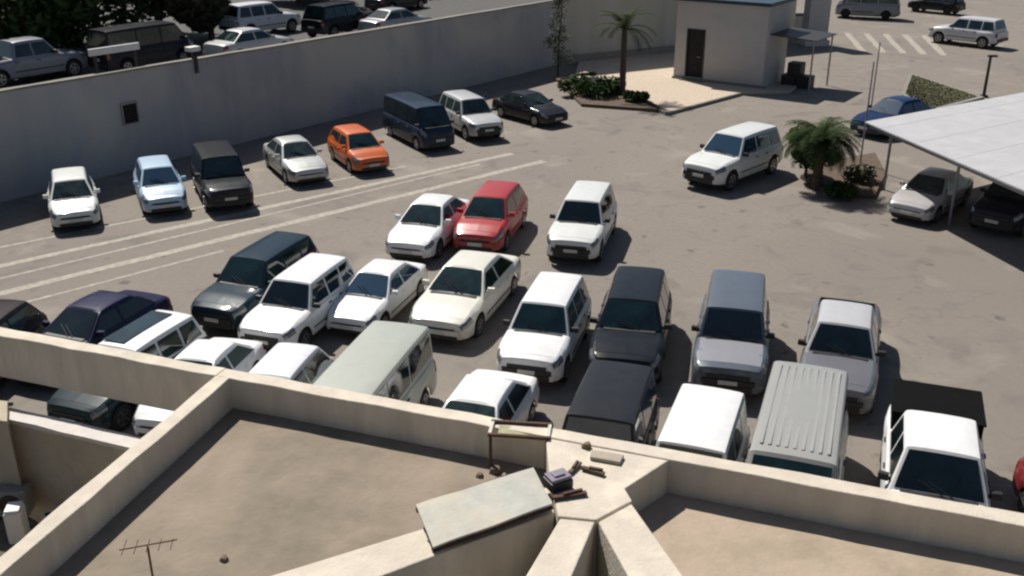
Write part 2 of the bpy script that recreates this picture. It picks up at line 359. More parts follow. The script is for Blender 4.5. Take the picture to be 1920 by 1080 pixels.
    def roofz(s, x):
        if x > s.xf: return s.H - .03 - (s.H - .03 - s.zt(s.xc)) * (x - s.xf) / (s.xc - s.xf)
        if x < s.xr: return s.H - .03 - (s.H - .03 - s.zt(s.xb)) * (s.xr - x) / (s.xr - s.xb)
        t = (x - s.xr) / (s.xf - s.xr); return s.H - .03 + .03 * (1 - (2 * t - 1) ** 2) ** .7
    def cabin(s):
        xs = sorted({s.xc, s.xf, s.xr, s.xb, s.xf - .06, s.xr + .06} | {s.xf + (s.xc - s.xf) * i / 5 for i in range(5)} | {s.xb + (s.xr - s.xb) * i / 4 for i in range(4)} | {s.xr + (s.xf - s.xr) * i / 8 for i in range(9)})
        mb = MB(); rows = []
        for x in xs:
            zr = s.roofz(x); z0 = s.zt(x) - .09; ze = max(zr - .055, z0 + .01); ye = s.side_y(x, ze)
            half = [(s.side_y(x, z0), z0), (s.side_y(x, (z0 + ze) / 2), (z0 + ze) / 2), (ye, ze), (ye - .03, ze + .035), (ye - .11, zr), (ye * .5, zr + .012), (0, zr + .018)]
            rows.append([(x, y, z) for y, z in half] + [(x, -y, z) for y, z in half[-2::-1]])
        m = len(rows[0])
        mb.add([p for r in rows for p in r], [(i * m + j, i * m + j + 1, (i + 1) * m + j + 1, (i + 1) * m + j) for i in range(len(rows) - 1) for j in range(m - 1)])
        mb.f.append(tuple(range(m))); mb.f.append(tuple(range((len(rows) - 1) * m, len(rows) * m))[::-1]); return mb
    def screen(s, front=True, lo=.06, hi=.93, off=.008):
        mb = MB(); nx, ny = 4, 6
        a, b = (s.xc, s.xf) if front else (s.xb, s.xr); za, zb_ = s.zt(a), s.H - .03
        nrm = Vector((zb_ - za, 0, abs(a - b))).normalized() if front else Vector((-(zb_ - za), 0, abs(a - b))).normalized()
        for o in (off, -.02):
            for i in range(nx + 1):
                t = lo + (hi - lo) * i / nx; x = a + (b - a) * t; z = za + (zb_ - za) * t
                ye = s.side_y(x, max(z - .055, za)) - .085
                for j in range(ny + 1):
                    v_ = -1 + 2 * j / ny; mb.v.append(tuple(Vector((x, ye * v_, z + .012 * (1 - v_ * v_))) + nrm * o))
        N = (nx + 1) * (ny + 1); I = lambda i, j: i * (ny + 1) + j
        for i in range(nx):
            for j in range(ny): mb.f.append((I(i, j), I(i, j + 1), I(i + 1, j + 1), I(i + 1, j)))
        ring = [I(i, 0) for i in range(nx + 1)] + [I(nx, j) for j in range(1, ny + 1)] + [I(i, ny) for i in range(nx - 1, -1, -1)] + [I(0, j) for j in range(ny - 1, 0, -1)]
        for p, q in zip(ring, ring[1:] + ring[:1]): mb.f.append((p, q, q + N, p + N))
        return mb
    def side_glass(s, pts, sg):
        mb = MB(); n = len(pts)
        for o in (.008, -.02): mb.v += [(x, sg * (s.side_y(x, z) + o), z) for x, z in pts]
        mb.f += [tuple(range(n)), tuple(range(n, 2 * n))[::-1]] + [(i, (i + 1) % n, n + (i + 1) % n, n + i) for i in range(n)]
        return mb

_cars = {}
def car_parts(k):
    """list of (name, mesh, material role, location, index of parent part or None)"""
    if k in _cars: return _cars[k]
    c = Car(k); P = []; h = c.h
    def add(name, mb, role, loc=(0, 0, 0), par=None, sm=35): P.append((name, mb.mesh(name, sm), role, loc, par)); return len(P) - 1
    add('body', c.body(), 'paint', sm=32)
    add('underbody', MB().box((0, 0, (c.rk + c.wheel * 2 + .12) / 2 + .02), (c.L * .93, c.W * .80, c.wheel * 2 + .12 - c.rk + .1)) if False else MB().box((0, 0, c.rk + .20), (c.L * .9, c.W * .74, .42)), 'trim')
    cab = add('roof', c.cabin(), 'paint', sm=32)
    add('windshield', c.screen(True, lo=.05), 'glass')
    add('rear_window', c.screen(False, lo=.22 if k in ('suv', 'boxy', 'van', 'hatch') else .08, hi=.9), 'glass')
    zb, zt = c.belt + .04, c.H - .13
    xm = {'sedan': -.28, 'hatch': -.35, 'suv': -.30, 'boxy': -.35, 'pickup': -.02, 'van': .55}[k]
    x1, x2 = c.line(zb) - .14, c.line(zt) - .10
    if k == 'van': fr = [(x1, zb), (x2, zt), (xm + .03, zt), (xm + .03, zb)]
    else: fr = [(x1, zb), (x2, zt), (xm + .04, zt), (xm + .04, zb)]
    r1, r2 = c.line(zb, False) + .12, c.line(zt, False) + .10
    wins = [fr]
    if k in ('suv', 'boxy'): wins += [[(xm - .05, zb), (xm - .05, zt), (xm - .88, zt), (xm - .88, zb)], [(xm - .97, zb), (xm - .97, zt), (r2 + .02, zt), (r1 + .02, zb)]]
    elif k == 'van': wins += [[(xm - .05, zb), (xm - .05, zt), (xm - 1.25, zt), (xm - 1.25, zb)], [(xm - 1.33, zb), (xm - 1.33, zt), (r2, zt), (r1, zb)]]
    else: wins += [[(xm - .05, zb), (xm - .05, zt), (r2, zt), (r1, zb)]]
    for sg in (1, -1):
        for wn in wins: add('side_window', c.side_glass(wn, sg), 'glass')
    # bonnet, boot, doors: proud panels, so that their seams show
    def both(xa, xb, qa, qb, off=.006):
        mb = c.patch(xa, xb, qa, qb, 1, off, 8, 5); m2 = c.patch(xa, xb, qa, qb, -1, off, 8, 5); mb.add(m2.v, m2.f); return mb
    if k != 'van': add('bonnet', both(c.xc + .05, h - .24, 1.22, 2), 'paint')
    if k == 'sedan': add('boot_lid', both(-h + .17, c.xb - .06, 1.22, 2), 'paint')
    fd = (c.wx[0] - c.R - .05, xm)
    rd = (xm - .015, max(c.wx[1] + c.R * (.55 if k in ('sedan', 'hatch') else .9) + .08, xm - 1.02))
    rd = (rd[0], max(rd[1], c.wx[1] + c.R + .03))
    if k == 'van': fd = (c.wx[0] - c.R - .03, xm)
    doors = []
    for sg in (1, -1):
        for xa, xb in (fd, rd):
            d = add('door', c.patch(xb, xa, .05, 1, sg, .006), 'paint')
            hp = c.P((xb + .14), .88, sg)
            add('door_handle', MB().box((hp.x, hp.y + sg * .015, hp.z), (.16, .035, .03)), 'trim' if k in ('suv', 'pickup', 'van') else 'paint', par=d)
    add('cowl_panel', MB().box((c.xc + .03, 0, c.zt(c.xc) + .012), (.13, c.W * .70, .03)), 'trim')
    for sg in (1, -1):
        add('side_moulding', c.patch(rd[1] + .01, fd[0] - .01, .33, .39, sg, .016, 8, 1, .01), 'trim')
        add('headlight', c.patch(h - .40, h - .025, .80, 1.12, sg, .012, 6, 5), 'lamp')
        zq = (.72, 1.05) if k in ('sedan', 'hatch') else (.62, .98)
        add('tail_light', c.patch(-h + .015, -h + (.26 if k == 'sedan' else .14), zq[0], zq[1], sg, .012, 5, 5), 'red')
        mx = c.line(c.belt + .1) - .16; my = c.side_y(mx, c.belt) 
        m = MB().box((mx, sg * (my + .11), c.belt + .10), (.10, .18, .13), rz=sg * .15).box((mx - .02, sg * (my + .02), c.belt + .05), (.06, .12, .05))
        add('side_mirror', m, 'paint' if k in ('sedan', 'hatch') else 'trim')
    gz = c.nose - .30
    add('grille', MB().box((h - .0, 0, gz + .02), (.05, c.W * .56, .16)), 'trim')  # black grille and intake enlarged to put shade into the car fronts
    g2 = add('lower_intake', MB().box((h - .0, 0, c.rk + .10), (.05, c.W * .64, .17)), 'trim')
    add('front_bumper', MB().box((h + .005, 0, (gz + c.rk + .16) / 2 + .02), (.09, c.W * .70, .13)), 'paint' if k in ('sedan', 'hatch', 'van') else 'trim')
    add('number_plate', MB().box((h + .06, 0, (gz + c.rk + .16) / 2 + .02), (.02, .46, .11)), 'plate')
    add('number_plate', MB().box((-h - .025, 0, c.tail - .42), (.02, .46, .11)), 'plate')
    add('rear_bumper', MB().box((-h - .005, 0, c.rk + .22), (.11, c.W * .80, .17)), 'paint' if k in ('sedan', 'hatch') else 'trim')
    for sg in (1, -1): add('wiper', MB().tube((c.xc + .03, sg * .08 + .2, c.cowl + .02), (c.line(c.cowl + .20) + .045, sg * .08 - .28, c.cowl + .21), .011, n=5), 'trim')
    if k == 'suv':
        for sg in (1, -1):
            y = sg * (c.wr - .07); add('roof_rail', MB().box((c.xf / 2 + c.xr / 2, y, c.H + .045), (c.xf - c.xr - .5, .035, .03)).box((c.xf - .32, y, c.H + .01), (.06, .035, .07)).box((c.xr + .32, y, c.H + .01), (.06, .035, .07)), 'trim')
    if k == 'pickup':
        a, b, z = c.bed; W_ = c.hw(-1.8) * .80
        add('bed_liner', MB().box(((a + b) / 2, 0, z + .02), (b - a - .03, 2 * W_, .03)).box(((a + b) / 2, W_, z + .2), (b - a - .03, .03, .40)).box(((a + b) / 2, -W_, z + .2), (b - a - .03, .03, .40)).box((b - .03, 0, z + .2), (.03, 2 * W_, .40)).box((a + .03, 0, z + .2), (.03, 2 * W_, .40)), 'trim')
    if k == 'boxy': add('spare_wheel', MB().lathe_y([(.2, -.1), (.33, -.09), (.35, 0), (.33, .09), (.2, .1)]), 'trim', sm=35)
    tm = MB().lathe_y([(c.wheel * .62, -.11), (c.wheel * .9, -.115), (c.wheel * .985, -.08), (c.wheel, 0), (c.wheel * .985, .08), (c.wheel * .9, .115), (c.wheel * .62, .11)], n=24).mesh('wheel', 35)
    r = c.wheel * .63
    for i, (x, sg) in enumerate(((c.wx[0], 1), (c.wx[0], -1), (c.wx[1], 1), (c.wx[1], -1))):
        P.append(('wheel', tm, 'tyre', (x, sg * (c.W / 2 - .135), c.wheel), None)); wi = len(P) - 1
        rm = MB(); y = sg * .118
        rm.lathe_y([(r, y - sg * .05), (r, y), (r * .86, y), (r * .84, y - sg * .035), (.02, y - sg * .04)], n=20)
        for q in range(5):
            a = q * 2 * math.pi / 5; rm.box((math.cos(a) * r * .45, y - sg * .012, math.sin(a) * r * .45), (r * .9, .03, .06), ry=-a)
        P.append(('rim', rm.mesh('rim', 35), 'rim', (0, 0, 0), wi))
    _cars[k] = (c, P); return _cars[k]

CARS = 'cars parked in the car park'
ROLE = dict(glass='glass', trim='trim', tyre='tyre', rim='rim', lamp='lamp', red='red', plate='plate')
def car(k, px, py, az, colr, label, base=0., name=None, cat=None, group=CARS, metal=0., glass=None, dust=.12, dz=0, by='roof', over=None, far=False, rails=False, sc=1.):
    c, parts = car_parts(k)
    d = azv(az + 180)                 # where the nose points; az is where the tail points
    if by == 'roof':
        lx = (c.xf + c.xr) / 2; p = G(px, py, base + c.H)
    elif by == 'nose': lx = c.h; p = G(px, py, base)
    elif by == 'wall': lx = 0; p = on_wall(px, base, py)
    else: lx = 0; p = G(px, py, base)
    o = p - d * lx; o.z = base
    rs = random.Random(label)
    names = dict(sedan='sedan_car', hatch='hatchback_car', suv='suv_car', boxy='off_road_car', pickup='pickup_truck', van='van')
    cats = dict(sedan='car', hatch='car', suv='car', boxy='car', pickup='pickup truck', van='van')
    t = thing(name or names[k], label, cat or cats[k], o, math.atan2(d.y, d.x), group)
    sc *= .965
    t.scale = (sc * rs.uniform(.965, 1.03), sc * rs.uniform(.97, 1.02), sc * rs.uniform(.96, 1.02))
    gl = M[rs.choice(('glass', 'glass', 'glassd', 'glassg'))]
    pm = paint(colr, metal, dust if max(colr) > .1 and max(colr) - min(colr) < .25 else .03); made = []
    for nm, me, role, loc, par in parts:
        if nm == 'roof_rail' and not rails: made.append(None); continue
        if far and nm in ('wiper', 'door_handle', 'rim') : made.append(None); continue
        if role == 'paint': m = pm
        elif role == 'glass': m = glass or gl
        else: m = M[ROLE[role]]
        if over and nm in over: m = over[nm]
        if not me.materials: me.materials.append(m)
        ob = bpy.data.objects.new(nm, me); COL.objects.link(ob); ob.location = loc
        ob.material_slots[0].link = 'OBJECT'; ob.material_slots[0].material = m
        ob.parent = t if par is None else made[par]
        if nm == 'spare_wheel': ob.location = (-c.h - .1, 0, .98); ob.rotation_euler.z = R(90)
        made.append(ob)
    return t
W1 = (.80, .80, .79); W2 = (.72, .73, .70); SIL = (.38, .39, .39); GRY = (.14, .15, .17)
BLK = (.012, .013, .016); NAVY = (.015, .03, .055)
# row against the wall, parked at a slant
AW = -24
car('hatch', 128, 322, AW, W2, 'white hatchback at the far left end of the row along the grey wall')
car('hatch', 290, 300, AW, (.42, .56, .70), 'pale blue hatchback second in the row along the wall', glass=M['glassb'])
car('boxy', 402, 272, AW, (.02, .022, .026), 'black boxy off-road car between the pale blue hatchback and the silver sedan')
car('sedan', 545, 257, AW - 4, (.46, .47, .45), 'silver sedan beside the orange car along the wall', metal=.3)
car('hatch', 660, 238, AW - 4, (.60, .115, .012), 'orange car in the row along the wall')
car('van', 775, 180, AW - 6, (.02, .035, .06), 'tall dark blue van beside the orange car', over=None)
car('suv', 868, 172, AW - 2, (.52, .52, .52), 'silver white suv right of the tall dark van', metal=.2)
car('sedan', 985, 168, AW - 16, (.018, .018, .024), 'black sedan in the wall shadow beside the palm bed')
# upper rows of the central block
AC = 17
car('suv', 1103, 349, 14, W2, 'white suv with open ground on its right, beside the red hatchback')
car('hatch', 930, 356, 14, (.40, .018, .018), 'red hatchback parked between two white cars', sc=1.08)
car('sedan', 812, 370, 16, W1, 'white sedan left of the red hatchback')
car('suv', 508, 448, 20, (.012, .03, .045), 'dark navy suv at the left end of the middle row', sc=0.97)
car('suv', 584, 482, 18, W1, 'white suv right beside the dark navy suv', sc=0.92)
car('sedan', 717, 486, 18, W1, 'white sedan with blue-tinted windscreen between white suv and cream sedan', glass=M['glassb'], sc=0.93)
car('sedan', 884, 486, 18, (.74, .71, .62), 'cream sedan parked in front of the red hatchback', sc=1.08)
car('suv', 1038, 524, 15, W1, 'white suv left of the black suv in the middle row', sc=0.93)
car('suv', 1195, 520, 12, (.014, .018, .024), 'black suv between the white suv and the slate grey suv')
car('boxy', 1383, 531, 14, (.09, .11, .14), 'slate grey off-road car standing alone behind the white van roof', over={'bonnet': paint((.28, .28, .31))})
car('pickup', 1588, 576, 20, (.14, .14, .16), 'grey pickup with pale roof behind the van with the ribbed roof', over={'roof': paint((.5, .5, .51))})
# front row, half hidden by the parapet
car('sedan', 185, 556, 20, (.022, .024, .06), 'dark purple-blue sedan at the left of the front row')
pb = car('suv', 276, 592, 20, (.015, .03, .036), 'dark teal car with white roof and black roof panel, right of the purple-blue sedan', over={'roof': paint(W1)}, sc=.9)
obj('roof_panel', MB().box((-.74, -.24, 1.825), (2.0, .70, .02)), M['glass'], pb, bevel=.02)
car('sedan', 385, 641, 12, W1, 'white sedan in the front row beside the car with the black roof panel', sc=0.92)
car('hatch', 533, 660, 12, (.74, .75, .78), 'white hatchback in the front row beside the pale grey-green van', sc=0.95)
car('van', 696, 655, 15, (.42, .44, .38), 'pale grey-green van in the front row above the roof parapet')
car('sedan', 903, 722, 17, W1, 'white sedan in the front row between the grey-green van and the black pickup')
car('boxy', 1148, 716, 16, (.022, .024, .028), 'black off-road car in the front row behind the parapet junction', glass=M['glassb'])
car('boxy', 1320, 764, 20, W1, 'white boxy car in the front row beside the van with the ribbed roof', sc=0.96)
vb = car('van', 1505, 764, 20, (.33, .33, .31), 'grey van with a long ribbed roof in the front row', sc=1.06)
for i in range(9):
    y = -.56 + i * .14
    obj('roof_rib', MB().box((-.4, y, 2.026), (3.2, .05, .014)), paint((.36, .36, .34)), vb)
pc = car('pickup', 1766, 814, 20, W1, 'white pickup with black covered bed and protruding mirrors at the right of the front row', sc=1.06)
obj('bed_cover', MB().box((-1.86, 0, 1.26), (1.46, 1.66, .42)).box((-1.86, 0, 1.485), (1.54, 1.74, .04)), M['cover'], pc, bevel=.03)
car('hatch', 2052, 880, 4, (.20, .012, .015), 'dark red car cut off by the right edge of the photo')
car('hatch', -22, 582, 5, (.03, .02, .02), 'dark brown car at the left edge beyond the parapet')
# seen below the beam at the left
# right part of the car park
car('suv', 1398, 246, 43, W2, 'white suv driving past the bushy palm', glass=M['glassb'], sc=1.10)
car('sedan', 1760, 318, 42, (.50, .48, .48), 'silver sedan half under the grey canopy, left end', group='cars under the canopy', metal=.2)
car('suv', 1925, 316, 42, (.02, .02, .03), 'black suv under the canopy beside the silver sedan', group='cars under the canopy')
car('sedan', 1690, 188, 55, (.008, .028, .085), 'blue car behind the upper corner of the canopy', glass=M['glassb'], sc=1.1)
car('suv', 1838, 38, 138, (.60, .59, .60), 'silver suv at the top right corner beside a dark car', sc=1.15)
car('suv', 1775, -14, 138, (.014, .012, .014), 'dark car left of the silver suv at the top right', far=True)
car('van', 1625, 34, 112, (.24, .24, .27), 'grey van along the top edge behind the hut', by='c', far=True, sc=1.15)
# street above the wall
ST = 'cars on the street above the wall'
wa = math.degrees(math.atan2(wd.x, wd.y)) + 180     # tail direction of cars that stand along the wall
for k_, px_, off_, c_, lb_ in (
    ('pickup', 55, 4.6, (.20, .21, .25), 'grey pickup at the left end of the upper street'),
    ('van', 272, 3.3, (.012, .012, .02), 'large black van on the upper street'),
    ('suv', 492, 7.2, (.66, .66, .68), 'white suv on the upper street right of the black van'),
    ('sedan', 472, 1.8, (.5, .5, .48), 'low white car just behind the wall top, below the white suv'),
    ('suv', 640, 3.4, BLK, 'black suv on the upper street right of the white suv'),
    ('sedan', 745, 1.5, (.32, .32, .34), 'grey sedan just behind the wall top, right of the black suv'),
    ('sedan', 745, 8.5, (.02, .02, .02), 'black sedan at the top edge of the upper street')):
    car(k_, px_, off_, wa + random.uniform(-3, 3), c_, lb_, base=STZ, group=ST, by='wall')

# ------------------------------------------------------------------ building in the foreground
ZP = 6.0; ZR = 5.60
bld = thing('flat_roof_building', 'beige concrete building in the foreground with flat roofs and parapets', 'building', (0, 4, 0))
BL = Vector((0, 4, 0))
def part(name, mb, m, **k): return obj(name, at(mb, BL), m, bld, **k)
E0 = G(0, 613, ZP); E1 = G(1920, 962, ZP); ed = (E1 - E0).normalized()
inw = Vector((ed.y, -ed.x, 0))            # towards the camera
if inw.y > 0: inw = -inw
eaz = math.degrees(math.atan2(inw.x, inw.y))
def edge(px):                              # point of the outer edge in image column px
    lo, hi = -30., 60.
    for _ in range(50):
        m_ = (lo + hi) / 2; p = E0 + ed * m_
        x = 960 + FPX * p.x / (p.y * math.cos(R(PITCH)) + (CAM_H - ZP) * math.sin(R(PITCH)))
        if x < px: lo = m_
        else: hi = m_
    return E0 + ed * lo
EL = E0 - ed * 4; ER = E1 + ed * 4; C1 = edge(424); PW = .21
side = 1 if Vector((ed.y, -ed.x)).dot(inw.xy) > 0 else -1
part('edge_beam', MB().beam(EL, C1, PW, ZP - .62, ZP, side=side), M['conc'], smooth=60, bevel=.012)
part('parapet', MB().beam(C1 + ed * .004, ER, PW, ZR - .3, ZP, side=side), M['conc'], smooth=60, bevel=.012)
# outer facade under the parapet
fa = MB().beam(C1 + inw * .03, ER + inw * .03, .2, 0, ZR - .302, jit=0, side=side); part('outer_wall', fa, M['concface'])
# divider running towards the camera
Dn = G(-60, 1092, ZP); Df = C1 + inw * (PW + .002)
dd = (Dn - Df).normalized()
dside = 1 if Vector((dd.y, -dd.x)).x > 0 else -1
Dn = Df + dd * 6.2
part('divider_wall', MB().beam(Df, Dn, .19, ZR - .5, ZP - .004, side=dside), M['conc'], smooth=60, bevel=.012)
dr = Vector((-dd.y, dd.x, 0)); dr = dr if dr.x > 0 else -dr
# roof floors
Y = [G(*p, ZP) for p in ((1047, 967), (1170, 915), (1256, 866))]
dm = [G(*p, ZR) for p in ((1036, 925), (800, 1010), (420, 1130))]       # along the slanting beam
part('roof_deck', MB().prism([tuple(p[:2]) for p in (Df + dr * .192, edge(1045) + inw * (PW + .003), dm[0], dm[1], dm[2], G(200, 1300, ZR), Dn + dr * .192)], ZR - .25, ZR), M['roof'])
part('roof_deck', MB().prism([tuple(p[:2]) for p in (edge(1240) + inw * (PW + .003), ER + inw * (PW + .003), ER + inw * 9, G(1400, 1260, ZR), G(1178, 950, ZR))], ZR - .25, ZR), M['roofb'])
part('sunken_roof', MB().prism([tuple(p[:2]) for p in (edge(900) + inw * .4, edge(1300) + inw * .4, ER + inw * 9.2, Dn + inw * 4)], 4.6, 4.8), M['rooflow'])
# junction of the Y-shaped beams
def P6(*q): return [tuple(G(x, y, ZP)[:2]) for x, y in q]
eb = edge(1035) + inw * (PW + .003); ec = edge(1262) + inw * (PW + .003)
node = [tuple(eb[:2]), tuple(ec[:2])] + P6((1172, 915), (1186, 938), (1118, 974), (1047, 967), (1032, 905))
part('beam_junction', MB().prism(node, 4.82, ZP - .006), M['conc'], bevel=.015)
def leg(a, b, c, d, nm='roof_beam'): part(nm, MB().prism(P6(a, b, c, d), 4.82, ZP - .012), M['conc'], bevel=.015)
leg((1050, 969.5), (1116, 976), (1020, 1200), (912, 1200))
leg((1122, 976), (1184.5, 942), (1390, 1230), (1262, 1230))
# low dark wells between the beams: floors sunk below the roof deck
part('beam_inset', MB().prism(P6((1108, 848), (1170, 858), (1162, 872), (1106, 862)), ZP - .004, ZP + .035), M['concface'], bevel=.006)
# broad slanting beam, bottom centre
bq = P6((1030, 900), (776, 984), (380, 1105), (470, 1160), (830, 1024), (1040, 950))
part('roof_beam', MB().prism(bq, 4.82, ZP - .07), M['conc'], bevel=.015)
# terrace at the left, lower, with its own white-capped wall
T0 = G(-40, 752, 5.2); T1 = G(285, 826, 5.2)
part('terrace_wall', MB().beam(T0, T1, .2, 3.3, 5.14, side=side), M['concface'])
part('terrace_coping', MB().beam(T0 + Vector((0, .02, 0)), T1 + Vector((0, .02, 0)), .24, 5.142, 5.2, side=side), M['whitecap'], smooth=60)
tf = T0 + inw * .2; 
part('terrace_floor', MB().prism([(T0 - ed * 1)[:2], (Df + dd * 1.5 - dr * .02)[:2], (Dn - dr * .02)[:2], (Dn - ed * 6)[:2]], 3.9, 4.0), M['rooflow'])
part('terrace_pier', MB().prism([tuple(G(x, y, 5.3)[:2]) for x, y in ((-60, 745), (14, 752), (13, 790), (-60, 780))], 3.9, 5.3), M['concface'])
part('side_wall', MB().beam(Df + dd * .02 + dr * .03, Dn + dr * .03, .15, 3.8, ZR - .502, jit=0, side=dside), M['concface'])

# things on the roofs
def small(name, label, cat, px, py, z, rz=0): return thing(name, label, cat, G(px, py, z), rz)
t = small('water_tank', 'small white tank on the lower terrace at the left edge', 'tank', 38, 1010, 4.0, .2)
obj('tank_body', MB().box((0, 0, .22), (.20, .26, .44)), M['white'], t, bevel=.03)
obj('lid', MB().box((0, 0, .455), (.17, .22, .03)), M['white'], t, bevel=.01)
t = small('condenser_unit', 'grey condenser unit behind the small white tank on the terrace', 'air conditioner', 30, 962, 4.0, .1)
obj('casing', MB().box((0, 0, .2), (.42, .22, .36)), M['steel'], t, bevel=.015)
obj('fan_guard', MB().lathe_y([(.13, -.125), (.14, -.118), (.02, -.118)], (0, 0, .2)), M['darkmetal'], t)
for x in (-.15, .15): obj('foot', MB().box((x, 0, .01), (.05, .24, .02)), M['darkmetal'], t)
t = small('concrete_block', 'cream concrete block on the terrace beside the divider wall', 'block', 103, 985, 4.0, .5)
obj('block_body', MB().box((0, 0, .09), (.26, .14, .18)), M['whitecap'], t, bevel=.01)
obj('hole_shade_plate', MB().box((-.05, 0, .182), (.07, .08, .006)).box((.06, 0, .182), (.07, .08, .006)), M['void'], t)  # flat dark plates on top, coloured as the shade inside the block's holes
# aerial
t = small('roof_aerial', 'thin rusty aerial with cross bars standing on the brown roof', 'aerial', 292, 1115, ZR, .12)
obj('mast', MB().tube((0, 0, 0), (0, 0, .52), .010), M['rust'], t)
obj('boom', MB().tube((-.24, 0, .50), (.24, .05, .53), .006), M['rust'], t)
for i in range(5): x = -.2 + i * .1; obj('cross_bar', MB().tube((x, -.09 + i * .008, .51), (x, .11 - i * .008, .52), .004), M['rust'], t)
# vent pipes on the parapet
t = tag(obj('parapet_pipe', at(MB().tube(C1 + inw * .1 + Vector((0, 0, ZP)), C1 + inw * .1 + Vector((0, 0, ZP + .13)), .022), C1), M['steel'], loc=C1), 'short grey pipe stub on top of the parapet corner', 'pipe')
e2 = edge(976) + inw * .05
tag(obj('parapet_pipe', at(MB().tube(e2 + Vector((0, 0, ZP)), e2 + Vector((0, 0, ZP + .08)), .012), e2), M['whitecap'], loc=e2), 'tiny pale pipe stub on the long parapet above the weathered board', 'pipe')
# weathered board lying over the beam
zz = ZP + .07
q = [G(*p) for p in ((780, 946, zz), (1000, 876, zz + .02), (1036, 944, zz + .02), (812, 1026, zz))]
bc = sum(q, Vector()) / 4
t = thing('board_sheet', 'weathered greenish board on brown battens lying across the roof beam', 'board', bc)
n = 8; mb = MB(); vs = []
for i in range(n + 1):
    for j in range(5):
        a = q[0].lerp(q[1], i / n); b = q[3].lerp(q[2], i / n); p = a.lerp(b, j / 4); p.z += .012 * noise.noise(p * 3) + .008 * math.sin(i * 1.3); vs.append(p - bc)
top = len(vs); vs += [v_ - Vector((0, 0, .02)) for v_ in vs]
fs = [(i * 5 + j, i * 5 + j + 1, i * 5 + j + 6, i * 5 + j + 5) for i in range(n) for j in range(4)]
fs += [tuple(top + k for k in f)[::-1] for f in fs]
ring = [j for j in range(5)] + [i * 5 + 4 for i in range(1, n + 1)] + [n * 5 + j for j in range(3, -1, -1)] + [i * 5 for i in range(n - 1, 0, -1)]
fs += [(a, b, b + top, a + top) for a, b in zip(ring, ring[1:] + ring[:1])]
mb.add(vs, fs); obj('sheet', mb, M['ply'], t, smooth=40)
for u in (.03, .5, .965):
    a = q[0].lerp(q[3], u) - bc; b = q[1].lerp(q[2], u) - bc; rr = Vector((b - a)); 
    obj('batten', MB().tube(a + Vector((0, 0, -.052)), b + Vector((0, 0, -.055)), .032, n=4), M['rust'], t)
# scrap frame and lidded box behind the board
p = G(975, 868, ZR)
t = thing('rusty_stand', 'rusty metal frame holding an olive panel beside the parapet', 'frame', p, -.12)
for x0, y0 in ((-.3, -.14), (.3, -.14), (-.3, .14), (.3, .14)): obj('leg', MB().box((x0, y0, .2), (.03, .03, .40)), M['rust'], t)
for y0 in (-.14, .14): obj('rail', MB().box((0, y0, .415), (.66, .035, .03)), M['rust'], t)
for x0 in (-.31, .31): obj('rail', MB().box((x0, 0, .415), (.035, .24, .028)), M['whitecap'], t)
obj('panel', MB().box((.02, -.02, .385), (.5, .2, .02), ry=.04), M['olive'], t)
p = G(1040, 930, ZP - .004)
t = thing('lidded_box', 'grey-lilac plastic box with rounded lid between the board and the beam junction', 'box', G(1046, 912, ZP), .5)
obj('box_body', MB().box((0, 0, .05), (.24, .19, .10)), M['darkmetal'], t, bevel=.012)
obj('lid', MB().box((0, 0, .12), (.22, .17, .035)).box((0, 0, .145), (.12, .09, .02)), M['lilac'], t, bevel=.01)
# rubble
for i, (px, py, s_) in enumerate(((930, 885, .08), (900, 893, .05), (1100, 838, .06), (420, 1050, .05))):
    z_ = ZR if i != 2 else ZP; p = G(px, py, z_)
    b = MB(); n_ = 7
    for k in range(2):
        for a in range(n_): r_ = s_ * random.uniform(.7, 1.1) * (1 if k == 0 else .7); b.v.append((r_ * math.cos(a * 6.283 / n_), r_ * math.sin(a * 6.283 / n_), k * s_ * random.uniform(.6, .9)))
    b.f = [tuple(range(n_))[::-1], tuple(range(n_, 2 * n_))] + [(a, (a + 1) % n_, n_ + (a + 1) % n_, n_ + a) for a in range(n_)]
    tag(obj('rubble_lump', b, M['rubble'], loc=p), ['pale rubble lump left of the rusty frame', 'smaller pale rubble lump at the parapet foot', 'rubble lump on the beam junction', 'rubble lump on the brown roof right of the aerial'][i], 'rubble', 'rubble on the roof')

for i, (px, py, ln, wd_, rz_, z_, m_, lb) in enumerate((
    (1068, 932, .34, .05, .25, ZP, 'rust', 'rusty brown strip lying in front of the lidded box'),
    (1112, 886, .24, .05, -.5, ZP, 'soil', 'short dark plank in the middle of the beam junction'),
    (1078, 880, .22, .04, 1.0, ZP, 'rubble', 'brown offcut right of the lidded box'),
    (940, 905, .30, .07, .3, ZR, 'rubble', 'brown offcut on the roof floor below the rusty frame'))):
    mb = MB().box((0, 0, .02), (ln, wd_, .03)).box((ln * .1, wd_ * .3, .045), (ln * .6, wd_ * .6, .02), rz=.15)
    tag(obj('scrap_piece', mb, M[m_], loc=G(px, py, z_), bevel=.004), lb, 'scrap', 'scrap by the beam junction').rotation_euler.z = rz_

